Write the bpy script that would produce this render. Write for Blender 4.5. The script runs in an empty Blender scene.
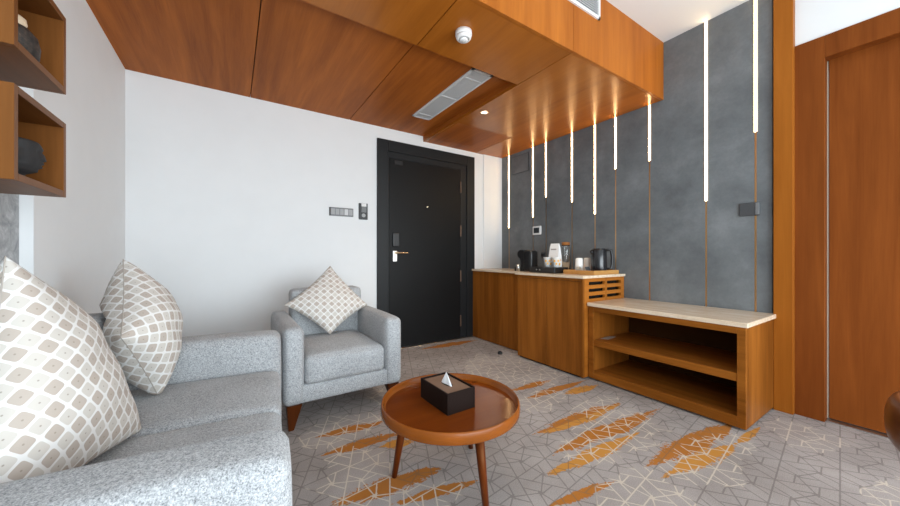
import bpy, bmesh, math, random
from mathutils import Vector, Matrix
random.seed(7)
SC = bpy.context.scene
COL = SC.collection
PI = math.pi

# ------------------------------------------------------------------ camera
FPX, HOR, YAW, CAMZ = 330.8, 255.8, math.radians(33.3), 1.036
cam_d = bpy.data.cameras.new('camera')
cam_d.sensor_fit = 'HORIZONTAL'; cam_d.sensor_width = 36.0
cam_d.lens = FPX / 900 * 36.0
cam_d.shift_y = (HOR - 253.0) / 900.0
cam_d.clip_start = 0.02
cam = bpy.data.objects.new('camera', cam_d); COL.objects.link(cam)
cam.location = (0, 0, CAMZ); cam.rotation_euler = (PI / 2, 0, -YAW)
SC.camera = cam

# ------------------------------------------------------------------ world, light, exposure
W = bpy.data.worlds.new('world'); SC.world = W; W.use_nodes = True
bg = W.node_tree.nodes['Background']
bg.inputs[0].default_value = (0.80, 0.90, 1.0, 1); bg.inputs[1].default_value = 1.0

def area(name, loc, rot, sx, sy, power, color):
    l = bpy.data.lights.new(name, 'AREA'); l.shape = 'RECTANGLE'; l.size = sx; l.size_y = sy
    l.energy = power; l.color = color
    o = bpy.data.objects.new(name, l); COL.objects.link(o); o.location = loc; o.rotation_euler = rot
    return o
# daylight through the big window behind the camera
area('window_daylight', (1.05, -2.00, 1.00), (PI / 2, 0, 0), 3.3, 1.65, 148, (0.86, 0.95, 1.0))
# added fill lamp on the wooden door's side, brightens left wall and sofa
area('side_fill', (3.08, -1.35, 1.25), (PI / 2, 0, PI / 2), 1.1, 1.8, 60, (0.86, 0.95, 1.0))
SC.view_settings.view_transform = 'Standard'; SC.view_settings.look = 'None'
SC.view_settings.gamma = 1.0; SC.view_settings.use_curve_mapping = False
SC.view_settings.exposure = 0.0
try:
    SC.cycles.max_bounces = 10; SC.cycles.diffuse_bounces = 6; SC.cycles.glossy_bounces = 4
    SC.cycles.sample_clamp_indirect = 6.0
    SC.cycles.use_denoising = True
except Exception:
    pass

# ------------------------------------------------------------------ node helpers
class NT:
    def __init__(s, name):
        s.m = bpy.data.materials.new(name); s.m.use_nodes = True
        s.t = s.m.node_tree; s.bsdf = s.t.nodes['Principled BSDF']
    def n(s, typ, **kw):
        nd = s.t.nodes.new(typ)
        for k, v in kw.items(): setattr(nd, k, v)
        return nd
    def put(s, sock, v):
        if isinstance(v, bpy.types.NodeSocket): s.t.links.new(v, sock)
        elif v is not None: sock.default_value = v
    def math(s, op, a, b=None, c=None, clamp=False):
        nd = s.n('ShaderNodeMath', operation=op, use_clamp=clamp)
        s.put(nd.inputs[0], a)
        if b is not None: s.put(nd.inputs[1], b)
        if c is not None: s.put(nd.inputs[2], c)
        return nd.outputs[0]
    def mix(s, f, a, b, mode='MIX'):
        nd = s.n('ShaderNodeMix', data_type='RGBA', blend_type=mode)
        s.put(nd.inputs[0], f)
        s.put(nd.inputs[6], a if isinstance(a, bpy.types.NodeSocket) else tuple(a) + (1,) if len(a) == 3 else a)
        s.put(nd.inputs[7], b if isinstance(b, bpy.types.NodeSocket) else tuple(b) + (1,) if len(b) == 3 else b)
        return nd.outputs[2]
    def coord(s, kind='Object'):
        return s.n('ShaderNodeTexCoord').outputs[kind]
    def mapping(s, vec, scale=(1, 1, 1), rot=(0, 0, 0), loc=(0, 0, 0)):
        nd = s.n('ShaderNodeMapping'); s.put(nd.inputs[0], vec)
        nd.inputs['Scale'].default_value = scale; nd.inputs['Rotation'].default_value = rot; nd.inputs['Location'].default_value = loc
        return nd.outputs[0]
    def noise(s, vec, scale, detail=3, rough=0.55, dist=0.0):
        nd = s.n('ShaderNodeTexNoise'); s.put(nd.inputs['Vector'], vec)
        nd.inputs['Scale'].default_value = scale; nd.inputs['Detail'].default_value = detail
        nd.inputs['Roughness'].default_value = rough; nd.inputs['Distortion'].default_value = dist
        return nd.outputs[0]
    def ramp(s, f, stops):
        nd = s.n('ShaderNodeValToRGB'); s.put(nd.inputs[0], f)
        e = nd.color_ramp.elements
        while len(e) < len(stops): e.new(0.5)
        for i, (p, c) in enumerate(stops):
            e[i].position = p; e[i].color = tuple(c) + (1,) if len(c) == 3 else c
        return nd.outputs[0]
    def bump(s, h, strength=0.2, dist=0.01):
        nd = s.n('ShaderNodeBump'); s.put(nd.inputs['Height'], h)
        nd.inputs['Strength'].default_value = strength; nd.inputs['Distance'].default_value = dist
        s.t.links.new(nd.outputs[0], s.bsdf.inputs['Normal'])
    def set(s, color=None, rough=None, metal=None, spec=None, **kw):
        b = s.bsdf.inputs
        if color is not None: s.put(b['Base Color'], tuple(color) + (1,) if not isinstance(color, bpy.types.NodeSocket) and len(color) == 3 else color)
        if rough is not None: s.put(b['Roughness'], rough)
        if metal is not None: s.put(b['Metallic'], metal)
        if spec is not None: s.put(b['Specular IOR Level'], spec)
        for k, v in kw.items(): s.put(b[k.replace('_', ' ')], v)
        return s.m

def S(r, g, b):      # sRGB 0-255 -> linear
    f = lambda c: (c / 255 / 12.92) if c / 255 <= 0.04045 else ((c / 255 + 0.055) / 1.055) ** 2.4
    return (f(r), f(g), f(b))

def wood(name, dark, light, axis='z', rough=0.35, spec=0.4, scale=1.0, coat=0.0):
    t = NT(name); c = t.coord()
    st = {'x': (0.9, 14, 14), 'y': (14, 0.9, 14), 'z': (14, 14, 0.9)}[axis]
    m = t.mapping(c, tuple(v * scale for v in st))
    a = t.noise(m, 1.0, 5, 0.6, 0.6)
    st2 = {'x': (0.35, 3.2, 3.2), 'y': (3.2, 0.35, 3.2), 'z': (3.2, 3.2, 0.35)}[axis]
    b = t.noise(t.mapping(c, tuple(v * scale for v in st2), loc=(3.1, 1.7, 0.3)), 1.0, 2, 0.5, 0.8)
    st3 = {'x': (6, 160, 160), 'y': (160, 6, 160), 'z': (160, 160, 6)}[axis]
    f = t.noise(t.mapping(c, st3), 1.0, 2, 0.5)
    v = t.math('ADD', t.math('MULTIPLY', a, 0.5), t.math('ADD', t.math('MULTIPLY', b, 0.4), t.math('MULTIPLY', f, 0.14)))
    col = t.ramp(v, [(0.36, dark), (0.68, light)])
    t.bump(f, 0.05, 0.002)
    t.bsdf.inputs['Specular Tint'].default_value = (1.0, 0.62, 0.30, 1)
    return t.set(col, rough, spec=spec, Coat_Weight=coat)

def plain(name, col, rough=0.5, metal=0.0, spec=0.5, var=0.0):
    t = NT(name)
    if var:
        nz = t.noise(t.coord(), 6, 3)
        lo = tuple(c * (1 - var) for c in col); hi = tuple(min(1, c * (1 + var)) for c in col)
        return t.set(t.ramp(nz, [(0.3, lo), (0.7, hi)]), rough, metal, spec)
    return t.set(col, rough, metal, spec)

def emit(name, col, strength):
    t = NT(name); t.set((0.8, 0.8, 0.8), 0.4)
    t.bsdf.inputs['Emission Color'].default_value = tuple(col) + (1,)
    t.bsdf.inputs['Emission Strength'].default_value = strength
    return t.m

# ------------------------------------------------------------------ materials
M = {}
M['paint'] = plain('white_paint', (0.80, 0.82, 0.83), 0.7, spec=0.3, var=0.01)
M['ceil_paint'] = plain('ceiling_paint', (0.79, 0.82, 0.83), 0.8, spec=0.2)
WD, WL = (0.22, 0.055, 0.008), (0.46, 0.135, 0.021)
M['wood_ceil'] = wood('veneer_ceiling', WD, WL, 'y', 0.45, 0.12)
M['wood_soffit'] = wood('veneer_soffit', (0.27, 0.075, 0.007), (0.44, 0.138, 0.016), 'y', 0.27, 0.55)
M['wood_fascia'] = wood('veneer_fascia', (0.28, 0.074, 0.007), (0.45, 0.140, 0.018), 'z', 0.45, 0.2)
M['wood_cab'] = wood('oak_stained_upright', (0.15, 0.045, 0.006), (0.36, 0.120, 0.018), 'z', 0.45, 0.22)
M['wood_caby'] = wood('oak_stained_along', (0.16, 0.048, 0.006), (0.38, 0.128, 0.019), 'y', 0.45, 0.22)
M['wood_cabx'] = wood('oak_stained_across', (0.28, 0.085, 0.010), (0.46, 0.16, 0.024), 'x', 0.42, 0.3)
M['wood_shaded'] = wood('shade_toned_board', (0.030, 0.010, 0.003), (0.055, 0.020, 0.006), 'y', 0.6, 0.15)  # shade inside the console shelves, put into the board's colour
M['wood_door'] = wood('veneer_door', (0.135, 0.032, 0.006), (0.235, 0.064, 0.012), 'z', 0.5, 0.18)
M['wood_pil'] = wood('veneer_pilaster', (0.25, 0.072, 0.008), (0.38, 0.122, 0.016), 'z', 0.42, 0.25)
M['wood_shelf'] = wood('walnut_shelf', (0.095, 0.032, 0.007), (0.205, 0.073, 0.018), 'z', 0.45)
M['wood_shelfy'] = wood('walnut_shelf_along', (0.095, 0.032, 0.007), (0.205, 0.073, 0.018), 'y', 0.45)
M['wood_table'] = wood('lacquered_walnut', (0.13, 0.026, 0.003), (0.20, 0.044, 0.005), 'x', 0.14, spec=0.5, coat=0.05)
M['wood_rim'] = plain('lacquered_rim', (0.24, 0.065, 0.008), 0.26, spec=0.25, var=0.12)
M['wood_leg'] = wood('red_walnut_leg', (0.065, 0.013, 0.003), (0.125, 0.027, 0.005), 'z', 0.38, 0.25)
M['wood_chairleg'] = wood('dark_red_leg', (0.035, 0.008, 0.002), (0.080, 0.018, 0.004), 'z', 0.4, 0.2)
M['wood_tray'] = wood('light_tray_wood', (0.42, 0.20, 0.06), (0.58, 0.31, 0.10), 'x', 0.45)
M['lid_wood'] = wood('lid_wood', (0.20, 0.07, 0.02), (0.33, 0.13, 0.04), 'x', 0.5)
M['seam'] = plain('dark_gap', (0.008, 0.005, 0.004), 0.9, spec=0.1)
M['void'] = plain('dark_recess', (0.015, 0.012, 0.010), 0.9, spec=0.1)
M['black_door'] = plain('black_satin_door', (0.0065, 0.0068, 0.0072), 0.42, spec=0.2)
M['black_frame'] = plain('black_satin_frame', (0.012, 0.0135, 0.015), 0.45, spec=0.28)
M['black'] = plain('black_plastic', (0.010, 0.010, 0.011), 0.35)
M['black_matt'] = plain('black_matt', (0.016, 0.016, 0.017), 0.7)
M['kettle'] = plain('black_gloss', (0.012, 0.012, 0.014), 0.18, spec=0.6)
M['dgrey'] = plain('dark_grey_plastic', (0.055, 0.058, 0.062), 0.45)
M['mgrey'] = plain('grey_plastic', (0.16, 0.165, 0.17), 0.4)
M['white'] = plain('white_plastic', (0.80, 0.80, 0.80), 0.4)
M['ceramic'] = plain('white_ceramic', (0.82, 0.80, 0.77), 0.2)
M['ceramic2'] = plain('beige_ceramic', (0.70, 0.63, 0.56), 0.25)
M['steel'] = plain('brushed_steel', (0.55, 0.54, 0.52), 0.3, 1.0)
M['brass'] = plain('brass_channel', (0.62, 0.36, 0.15), 0.28, 1.0)
M['gold'] = plain('satin_nickel_gold', (0.80, 0.62, 0.40), 0.25, 1.0)
M['bronze'] = plain('dark_bronze', (0.16, 0.10, 0.07), 0.4, 0.6)
M['bright'] = plain('polished_plate', (0.85, 0.83, 0.80), 0.25, 0.6)
M['pale'] = plain('pale_edge', (0.58, 0.44, 0.30), 0.5)
M['pale_dark'] = plain('pale_leaf_strip', (0.40, 0.32, 0.24), 0.5)
M['led'] = emit('warm_led_diffuser', (1.0, 0.66, 0.32), 42.0)
M['led_halo'] = emit('amber_halo_rim', (1.0, 0.56, 0.17), 1.5)  # glowing amber rims stand in for the halo around each strip
M['lamp'] = emit('warm_lamp', (1.0, 0.80, 0.55), 6.0)
M['screen'] = plain('dark_screen', (0.04, 0.045, 0.05), 0.15)
M['paper'] = plain('white_paper', (0.82, 0.82, 0.82), 0.6)
M['paper_grey'] = plain('printed_grey', (0.36, 0.33, 0.30), 0.6)
M['orange'] = plain('printed_orange', (0.80, 0.42, 0.06), 0.5)
M['piping'] = plain('cushion_piping', (0.42, 0.38, 0.34), 0.8, spec=0.2)
M['tissue'] = plain('tissue_paper', (0.86, 0.88, 0.90), 0.8)
M['felt'] = plain('brown_leatherette', (0.20, 0.115, 0.072), 0.6, var=0.1)
M['darkbox'] = plain('dark_leatherette', (0.012, 0.006, 0.0045), 0.6, spec=0.12)
M['grille'] = plain('grey_grille', (0.36, 0.37, 0.38), 0.5)
M['frame_white'] = plain('grey_white_frame', (0.62, 0.63, 0.64), 0.45)

def concrete():
    t = NT('grey_plaster'); c = t.coord()
    a = t.noise(c, 2.6, 7, 0.62, 0.2); b = t.noise(c, 60, 3, 0.6)
    d = t.noise(t.mapping(c, (1, 1.0, 1.6), loc=(4, 2, 1)), 9.0, 5, 0.65, 0.2)
    v = t.math('ADD', t.math('MULTIPLY', a, 0.7), t.math('ADD', t.math('MULTIPLY', b, 0.12), t.math('MULTIPLY', d, 0.18)))
    col = t.ramp(v, [(0.36, (0.105, 0.113, 0.119)), (0.52, (0.150, 0.162, 0.169)), (0.66, (0.205, 0.218, 0.225))])
    t.bump(v, 0.15, 0.004)
    return t.set(col, 0.6, spec=0.35)
M['concrete'] = concrete()

def marble_grey():
    t = NT('grey_marble'); c = t.coord()
    a = t.noise(c, 14, 6, 0.7, 1.2)
    col = t.ramp(a, [(0.32, (0.16, 0.17, 0.18)), (0.52, (0.32, 0.33, 0.34)), (0.68, (0.52, 0.53, 0.54))])
    return t.set(col, 0.3)
M['marble'] = marble_grey()

def travertine():
    t = NT('cream_stone'); c = t.coord()
    a = t.noise(t.mapping(c, (24, 3.0, 24)), 1.5, 5, 0.6, 0.5); b = t.noise(c, 90, 3, 0.6)
    v = t.math('ADD', t.math('MULTIPLY', a, 0.75), t.math('MULTIPLY', b, 0.25))
    col = t.ramp(v, [(0.35, (0.62, 0.47, 0.32)), (0.52, (0.73, 0.59, 0.44)), (0.68, (0.82, 0.70, 0.56))])
    return t.set(col, 0.22, spec=0.5)
M['stone'] = travertine()

def tweed(name, k=1.0, sc=330):
    t = NT(name); c = t.coord()
    a = t.noise(c, sc, 2, 0.65, 0.6); b = t.noise(c, sc * 0.45, 2, 0.6); g = t.noise(c, 5, 2)
    v = t.math('ADD', t.math('MULTIPLY', a, 0.62), t.math('ADD', t.math('MULTIPLY', b, 0.28), t.math('MULTIPLY', g, 0.10)))
    q = lambda r, g_, b_: tuple(x * k for x in (r, g_, b_))
    col = t.ramp(v, [(0.33, q(0.085, 0.088, 0.092)), (0.43, q(0.20, 0.208, 0.217)), (0.52, q(0.30, 0.31, 0.32)), (0.64, q(0.45, 0.46, 0.47))])
    t.bump(v, 0.45, 0.004)
    return t.set(col, 0.95, spec=0.1, Sheen_Weight=0.15)
M['tweed'] = tweed('grey_tweed', 1.36, 300)

def pillow_mat(name='diamond_print', cells=12.5):
    t = NT(name); uv = t.coord('UV')
    sp = t.n('ShaderNodeSeparateXYZ'); t.put(sp.inputs[0], uv)
    u, v = sp.outputs[0], sp.outputs[1]
    iu, iv = t.math('FLOOR', u), t.math('FLOOR', v)
    p = t.math('ABSOLUTE', t.math('SUBTRACT', t.math('FRACT', u), 0.5)); q = t.math('ABSOLUTE', t.math('SUBTRACT', t.math('FRACT', v), 0.5))
    sup = t.math('ADD', t.math('POWER', p, 5.0), t.math('POWER', q, 5.0))
    cell = t.math('MULTIPLY', t.math('SUBTRACT', 0.0138, sup), 450, clamp=True)
    par = t.math('FLOORED_MODULO', t.math('ADD', iu, iv), 2.0)
    dot = t.math('MULTIPLY', t.math('SUBTRACT', 0.0042, t.math('ADD', t.math('MULTIPLY', p, p), t.math('MULTIPLY', q, q))), 400, clamp=True)
    w = t.noise(t.mapping(t.coord('Object'), (1, 1, 1)), 700, 1)
    cd = t.mix(par, (0.47, 0.41, 0.36), (0.58, 0.545, 0.50))
    cd = t.mix(t.math('MULTIPLY', dot, 0.75), cd, (0.30, 0.26, 0.225))
    col = t.mix(cell, (0.74, 0.73, 0.715), cd)
    t.bump(w, 0.12, 0.002)
    return t.set(col, 0.85, spec=0.15)
M['pillow'] = pillow_mat()

STREAKS = [(0.38, 2.0, 0.81, 1.95, .085, 0), (0.37, 1.8, 0.84, 1.78, .085, 0), (0.66, 1.71, 0.86, 1.66, .08, 1), (0.33, 1.42, 0.87, 1.38, .12, 0),
    (0.54, 1.29, 0.96, 1.2, .065, 0), (1.76, 1.865, 2.23, 1.845, .08, 0), (1.75, 1.705, 2.43, 1.685, .085, 0), (2.06, 1.60, 2.46, 1.565, .10, 1),
    (1.43, 1.33, 2.28, 1.285, .13, 2), (1.35, 1.155, 2.40, 1.095, .12, 0), (1.22, 1.05, 1.98, 1.015, .085, 1), (1.70, 0.83, 2.60, 0.75, .14, 0),
    (1.70, 0.745, 2.34, 0.655, .10, 1), (2.32, 0.655, 2.66, 0.645, .05, 1), (1.08, 0.92, 1.47, 0.855, .06, 0), (1.75, 3.235, 2.50, 3.225, .15, 0),
    (0.10, 0.55, 0.70, 0.52, .10, 0), (2.9, 0.1, 3.0, 0.09, .06, 0)]
CREAM = [(0.56, 2.02, .27, .20), (0.47, 1.58, .20, .30), (0.62, 1.22, .24, .14), (1.87, 1.09, .48, .20), (2.06, 1.36, .30, .10), (1.46, 0.74, .34, .17),
    (2.05, 0.66, .45, .16), (2.75, 0.50, .24, .16), (1.85, 1.62, .22, .16), (2.12, 2.25, .42, .50), (2.35, 0.12, .30, .10), (1.1, 2.2, .3, .3)]
def carpet():
    t = NT('woven_carpet'); c = t.coord()
    wob = t.noise(c, 45, 2); sp = t.n('ShaderNodeSeparateXYZ'); t.put(sp.inputs[0], c)
    x, y = sp.outputs[0], sp.outputs[1]
    h = 0.195
    fr = []
    for ang in (97, 217, 337):
        nx, ny = math.cos(math.radians(ang)) / h, math.sin(math.radians(ang)) / h
        fr.append(t.math('FRACT', t.math('ADD', t.math('ADD', t.math('MULTIPLY', x, nx), t.math('MULTIPLY', y, ny)), 20.0)))
    s = t.math('ADD', fr[0], t.math('ADD', fr[1], fr[2]))
    up = t.math('LESS_THAN', s, 1.5)
    g = [t.math('ABSOLUTE', t.math('SUBTRACT', t.math('SUBTRACT', 1.0, up), f)) for f in fr]
    wl = 0.020
    tri = t.math('MINIMUM', g[0], t.math('MINIMUM', g[1], g[2]))           # long lines
    cell = t.n('ShaderNodeTexWhiteNoise', noise_dimensions='2D')
    idx = t.n('ShaderNodeCombineXYZ')
    t.put(idx.inputs[0], t.math('FLOOR', t.math('MULTIPLY', t.math('ADD', x, t.math('MULTIPLY', y, 0.5)), 4.1)))
    t.put(idx.inputs[1], t.math('FLOOR', t.math('MULTIPLY', y, 4.1))); t.put(cell.inputs['Vector'], idx.outputs[0])
    hexd = None
    for a, b, k in ((0, 1, 2), (1, 2, 0), (2, 0, 1)):
        d = t.math('MULTIPLY', t.math('ABSOLUTE', t.math('SUBTRACT', g[a], g[b])), 0.6)
        d = t.math('ADD', d, t.math('GREATER_THAN', g[k], 0.36))
        hexd = d if hexd is None else t.math('MINIMUM', hexd, d)
    # short slanted pieces that stop half way, as in the woven design
    par = None
    for a, k in ((0, 1), (1, 2), (2, 0)):
        d = t.math('ABSOLUTE', t.math('SUBTRACT', g[a], 0.30))
        d = t.math('ADD', d, t.math('GREATER_THAN', t.math('ABSOLUTE', t.math('SUBTRACT', g[k], 0.22)), 0.20))
        par = d if par is None else t.math('MINIMUM', par, d)
    lines = t.math('MINIMUM', tri, t.math('MINIMUM', hexd, par))
    ln = t.math('MULTIPLY', t.math('SUBTRACT', t.math('ADD', wl, t.math('MULTIPLY', t.math('SUBTRACT', wob, 0.5), 0.02)), lines), 110, clamp=True)
    # pile colour
    a = t.noise(c, 2.2, 4, 0.6); b = t.noise(c, 260, 2, 0.7)
    v = t.math('ADD', t.math('MULTIPLY', a, 0.5), t.math('MULTIPLY', b, 0.5))
    base = t.ramp(v, [(0.36, (0.25, 0.218, 0.202)), (0.64, (0.45, 0.405, 0.385))])
    dark = t.mix(0.62, base, (0.125, 0.107, 0.098))
    col = t.mix(t.math('MULTIPLY', ln, 0.85), base, dark)
    # orange brush strokes
    n1 = t.math('SUBTRACT', t.noise(t.mapping(c, (6, 26, 1)), 1.0, 4, 0.6), 0.5)
    n2 = t.math('SUBTRACT', t.noise(c, 55, 3, 0.7), 0.5)
    om, lm = None, None
    for (x0, y0, x1, y1, wd, kind) in STREAKS:
        cx, cy, L, m_ = (x0 + x1) / 2, (y0 + y1) / 2, (x1 - x0), (y1 - y0) / (x1 - x0)
        tt = t.math('MULTIPLY', t.math('SUBTRACT', x, cx), 2 / L)
        yy = t.math('SUBTRACT', t.math('SUBTRACT', y, cy), t.math('MULTIPLY', t.math('SUBTRACT', x, cx), m_))
        ww = t.math('ABSOLUTE', t.math('MULTIPLY', yy, 2 / wd))
        vv = t.math('SUBTRACT', t.math('SUBTRACT', 1.0, t.math('MULTIPLY', tt, tt)), ww)
        vv = t.math('MULTIPLY', t.math('ADD', t.math('ADD', vv, -0.02), t.math('ADD', t.math('MULTIPLY', n1, 1.7), t.math('MULTIPLY', n2, 1.2))), 7, clamp=True)
        om = vv if om is None else t.math('MAXIMUM', om, vv)
        if kind:
            k2 = t.math('MULTIPLY', vv, 1.0 if kind == 1 else t.math('LESS_THAN', yy, 0.0))
            lm = k2 if lm is None else t.math('MAXIMUM', lm, k2)
    oc = t.mix(lm, (0.40, 0.132, 0.008), (0.56, 0.25, 0.034))
    oc = t.mix(t.math('MULTIPLY', b, 0.5), oc, (0.40, 0.15, 0.02))
    oc = t.mix(t.math('MULTIPLY', ln, 0.7), oc, (0.24, 0.13, 0.06))
    col = t.mix(t.math('MULTIPLY', om, 0.93), col, oc)
    # cream patches of the same line pattern
    cm = None
    n3 = t.math('SUBTRACT', t.noise(c, 4.5, 2), 0.5)
    for (cx, cy, rx, ry) in CREAM:
        a_ = t.math('MULTIPLY', t.math('SUBTRACT', x, cx), 1 / rx); b_ = t.math('MULTIPLY', t.math('SUBTRACT', y, cy), 1 / ry)
        d = t.math('SUBTRACT', 1.0, t.math('ADD', t.math('MULTIPLY', a_, a_), t.math('MULTIPLY', b_, b_)))
        cm = d if cm is None else t.math('MAXIMUM', cm, d)
    cmask = t.math('MULTIPLY', t.math('ADD', t.math('SUBTRACT', cm, 0.15), t.math('MULTIPLY', n3, 2.8)), 9, clamp=True)
    col = t.mix(t.math('MULTIPLY', t.math('MULTIPLY', ln, cmask), 0.75), col, (0.66, 0.57, 0.47))
    t.bump(b, 0.5, 0.004)
    return t.set(col, 0.95, spec=0.1)
M['carpet'] = carpet()

def glass():
    t = NT('clear_glass')
    return t.set((0.95, 0.97, 0.97), 0.02, spec=0.5, Transmission_Weight=1.0, IOR=1.45)
M['glass'] = glass()
def leather():
    t = NT('brown_lacquered_wood'); c = t.coord()
    a = t.noise(t.mapping(c, (3, 3, 30)), 1.0, 3)
    return t.set(t.ramp(a, [(0.3, (0.10, 0.030, 0.010)), (0.7, (0.19, 0.062, 0.020))]), 0.3, spec=0.5)
M['chairwood'] = leather()
def stone_dark():
    t = NT('dark_mottled_stone'); c = t.coord()
    a = t.noise(c, 60, 4, 0.7)
    return t.set(t.ramp(a, [(0.45, (0.014, 0.013, 0.013)), (0.62, (0.05, 0.036, 0.028)), (0.75, (0.18, 0.12, 0.08))]), 0.6)
M['darkstone'] = stone_dark()

# ------------------------------------------------------------------ mesh helpers
def new_bm(): return bmesh.new()
def obj(name, bm, mat, parent=None, smooth=False, loc=None):
    bmesh.ops.recalc_face_normals(bm, faces=bm.faces)
    me = bpy.data.meshes.new(name); bm.to_mesh(me); bm.free()
    mats = mat if isinstance(mat, (list, tuple)) else [mat]
    for m in mats: me.materials.append(m)
    if smooth:
        for p in me.polygons: p.use_smooth = True
    o = bpy.data.objects.new(name, me); COL.objects.link(o)
    if parent is not None: o.parent = parent
    if loc: o.location = loc
    return o
def tag(o, label=None, cat=None, group=None, kind=None):
    if label: o['label'] = label
    if cat: o['category'] = cat
    if group: o['group'] = group
    if kind: o['kind'] = kind
    return o
def thing(name, label, cat, loc=(0, 0, 0), rz=0, group=None):
    o = bpy.data.objects.new(name, None); COL.objects.link(o); o.empty_display_size = 0.1
    o.location = loc; o.rotation_euler = (0, 0, rz)
    return tag(o, label, cat, group)
def struct(name, bm, mat, parent=None, smooth=False):
    o = obj(name, bm, mat, parent, smooth)
    if parent is None: o['kind'] = 'structure'
    return o
def box(bm, lo, hi, bev=0.0, seg=2, mi=0, mtx=None):
    lo, hi = Vector(lo), Vector(hi)
    r = bmesh.ops.create_cube(bm, size=1.0)
    vs = r['verts']
    for v in vs:
        v.co = Vector(((lo[i] + hi[i]) / 2 + v.co[i] * (hi[i] - lo[i])) for i in range(3))
    fs = {f for v in vs for f in v.link_faces}
    for f in fs: f.material_index = mi
    if bev > 0:
        es = list({e for v in vs for e in v.link_edges})
        rr = bmesh.ops.bevel(bm, geom=es, offset=bev, segments=seg, affect='EDGES', profile=0.5)
        vs = list({v for f in rr['faces'] for v in f.verts} | {v for v in vs if v.is_valid})
        for f in rr['faces']: f.material_index = mi
    if mtx is not None:
        for v in vs: v.co = mtx @ v.co
    return vs
def bx(lo, hi, bev=0.0, seg=2):
    bm = new_bm(); box(bm, lo, hi, bev, seg); return bm
def lathe(bm, prof, n=32, mtx=None, cap=True, mi=0):
    rings = []
    for (r, z) in prof:
        rings.append([bm.verts.new((r * math.cos(2 * PI * i / n), r * math.sin(2 * PI * i / n), z)) for i in range(n)])
    for a, b in zip(rings, rings[1:]):
        for i in range(n):
            f = bm.faces.new((a[i], a[(i + 1) % n], b[(i + 1) % n], b[i])); f.material_index = mi
    if cap:
        if prof[0][0] > 1e-5: bm.faces.new(list(reversed(rings[0]))).material_index = mi
        if prof[-1][0] > 1e-5: bm.faces.new(rings[-1]).material_index = mi
    vs = [v for r in rings for v in r]
    if mtx is not None:
        for v in vs: v.co = mtx @ v.co
    return vs
def lt(prof, n=32, mtx=None, cap=True):
    bm = new_bm(); lathe(bm, prof, n, mtx, cap); return bm
def tube(bm, pts, radii, n=12, cap=True):
    pts = [Vector(p) for p in pts]
    if not isinstance(radii, (list, tuple)): radii = [radii] * len(pts)
    rings = []; prev = None
    for i, p in enumerate(pts):
        d = (pts[min(i + 1, len(pts) - 1)] - pts[max(i - 1, 0)]).normalized()
        ref = prev if prev is not None else (Vector((0, 0, 1)) if abs(d.z) < 0.9 else Vector((1, 0, 0)))
        a = (ref - d * ref.dot(d)).normalized(); b = d.cross(a); prev = a
        rings.append([bm.verts.new(p + (a * math.cos(2 * PI * k / n) + b * math.sin(2 * PI * k / n)) * radii[i]) for k in range(n)])
    for r0, r1 in zip(rings, rings[1:]):
        for k in range(n): bm.faces.new((r0[k], r0[(k + 1) % n], r1[(k + 1) % n], r1[k]))
    if cap: bm.faces.new(list(reversed(rings[0]))); bm.faces.new(rings[-1])
    return [v for r in rings for v in r]
def cushion(lo, hi, r=0.04, puff=(0, 0, 0), cuts=14, squash=None):
    """soft upholstered block: rounded box whose faces swell by puff"""
    bm = new_bm(); lo, hi = Vector(lo), Vector(hi); c = (lo + hi) / 2; h = (hi - lo) / 2
    bmesh.ops.create_cube(bm, size=2.0)
    bmesh.ops.subdivide_edges(bm, edges=bm.edges[:], cuts=cuts, use_grid_fill=True)
    for v in bm.verts:
        u = v.co.copy()
        # denser rows near the edges
        u = Vector([math.copysign(1 - (1 - abs(k)) ** 1.5, k) if abs(k) < 1 else k for k in u])
        p = Vector([u[i] * h[i] for i in range(3)])
        core = Vector([max(-(h[i] - r), min(h[i] - r, p[i])) for i in range(3)])
        d = p - core
        if d.length > 1e-9: p = core + d.normalized() * r * min(1, d.length / r if d.length < r else 1)
        for i in range(3):
            j, k = [q for q in range(3) if q != i]
            if abs(u[i]) > 0.5:
                w = max(0, 1 - u[j] ** 2) ** 0.6 * max(0, 1 - u[k] ** 2) ** 0.6
                p[i] += math.copysign(puff[i] * w * (abs(u[i]) - 0.5) * 2, u[i])
        v.co = c + p
    return bm
def arm_bm(lo, hi, r):
    return cushion(lo, hi, r, (0.006, 0.006, 0.008))
def tapered_leg(bm, top, bot, wt, wb):
    """square tapered leg from top centre to bottom centre"""
    vs = []
    for p, w in ((top, wt), (bot, wb)):
        vs.append([bm.verts.new((p[0] + sx * w / 2, p[1] + sy * w / 2, p[2])) for sx, sy in ((-1, -1), (1, -1), (1, 1), (-1, 1))])
    for i in range(4): bm.faces.new((vs[0][i], vs[0][(i + 1) % 4], vs[1][(i + 1) % 4], vs[1][i]))
    bm.faces.new(vs[0]); bm.faces.new(list(reversed(vs[1])))
    es = [e for v in vs[0] + vs[1] for e in v.link_edges]
    bmesh.ops.bevel(bm, geom=list(set(es)), offset=0.003, segments=2, affect='EDGES')

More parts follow.
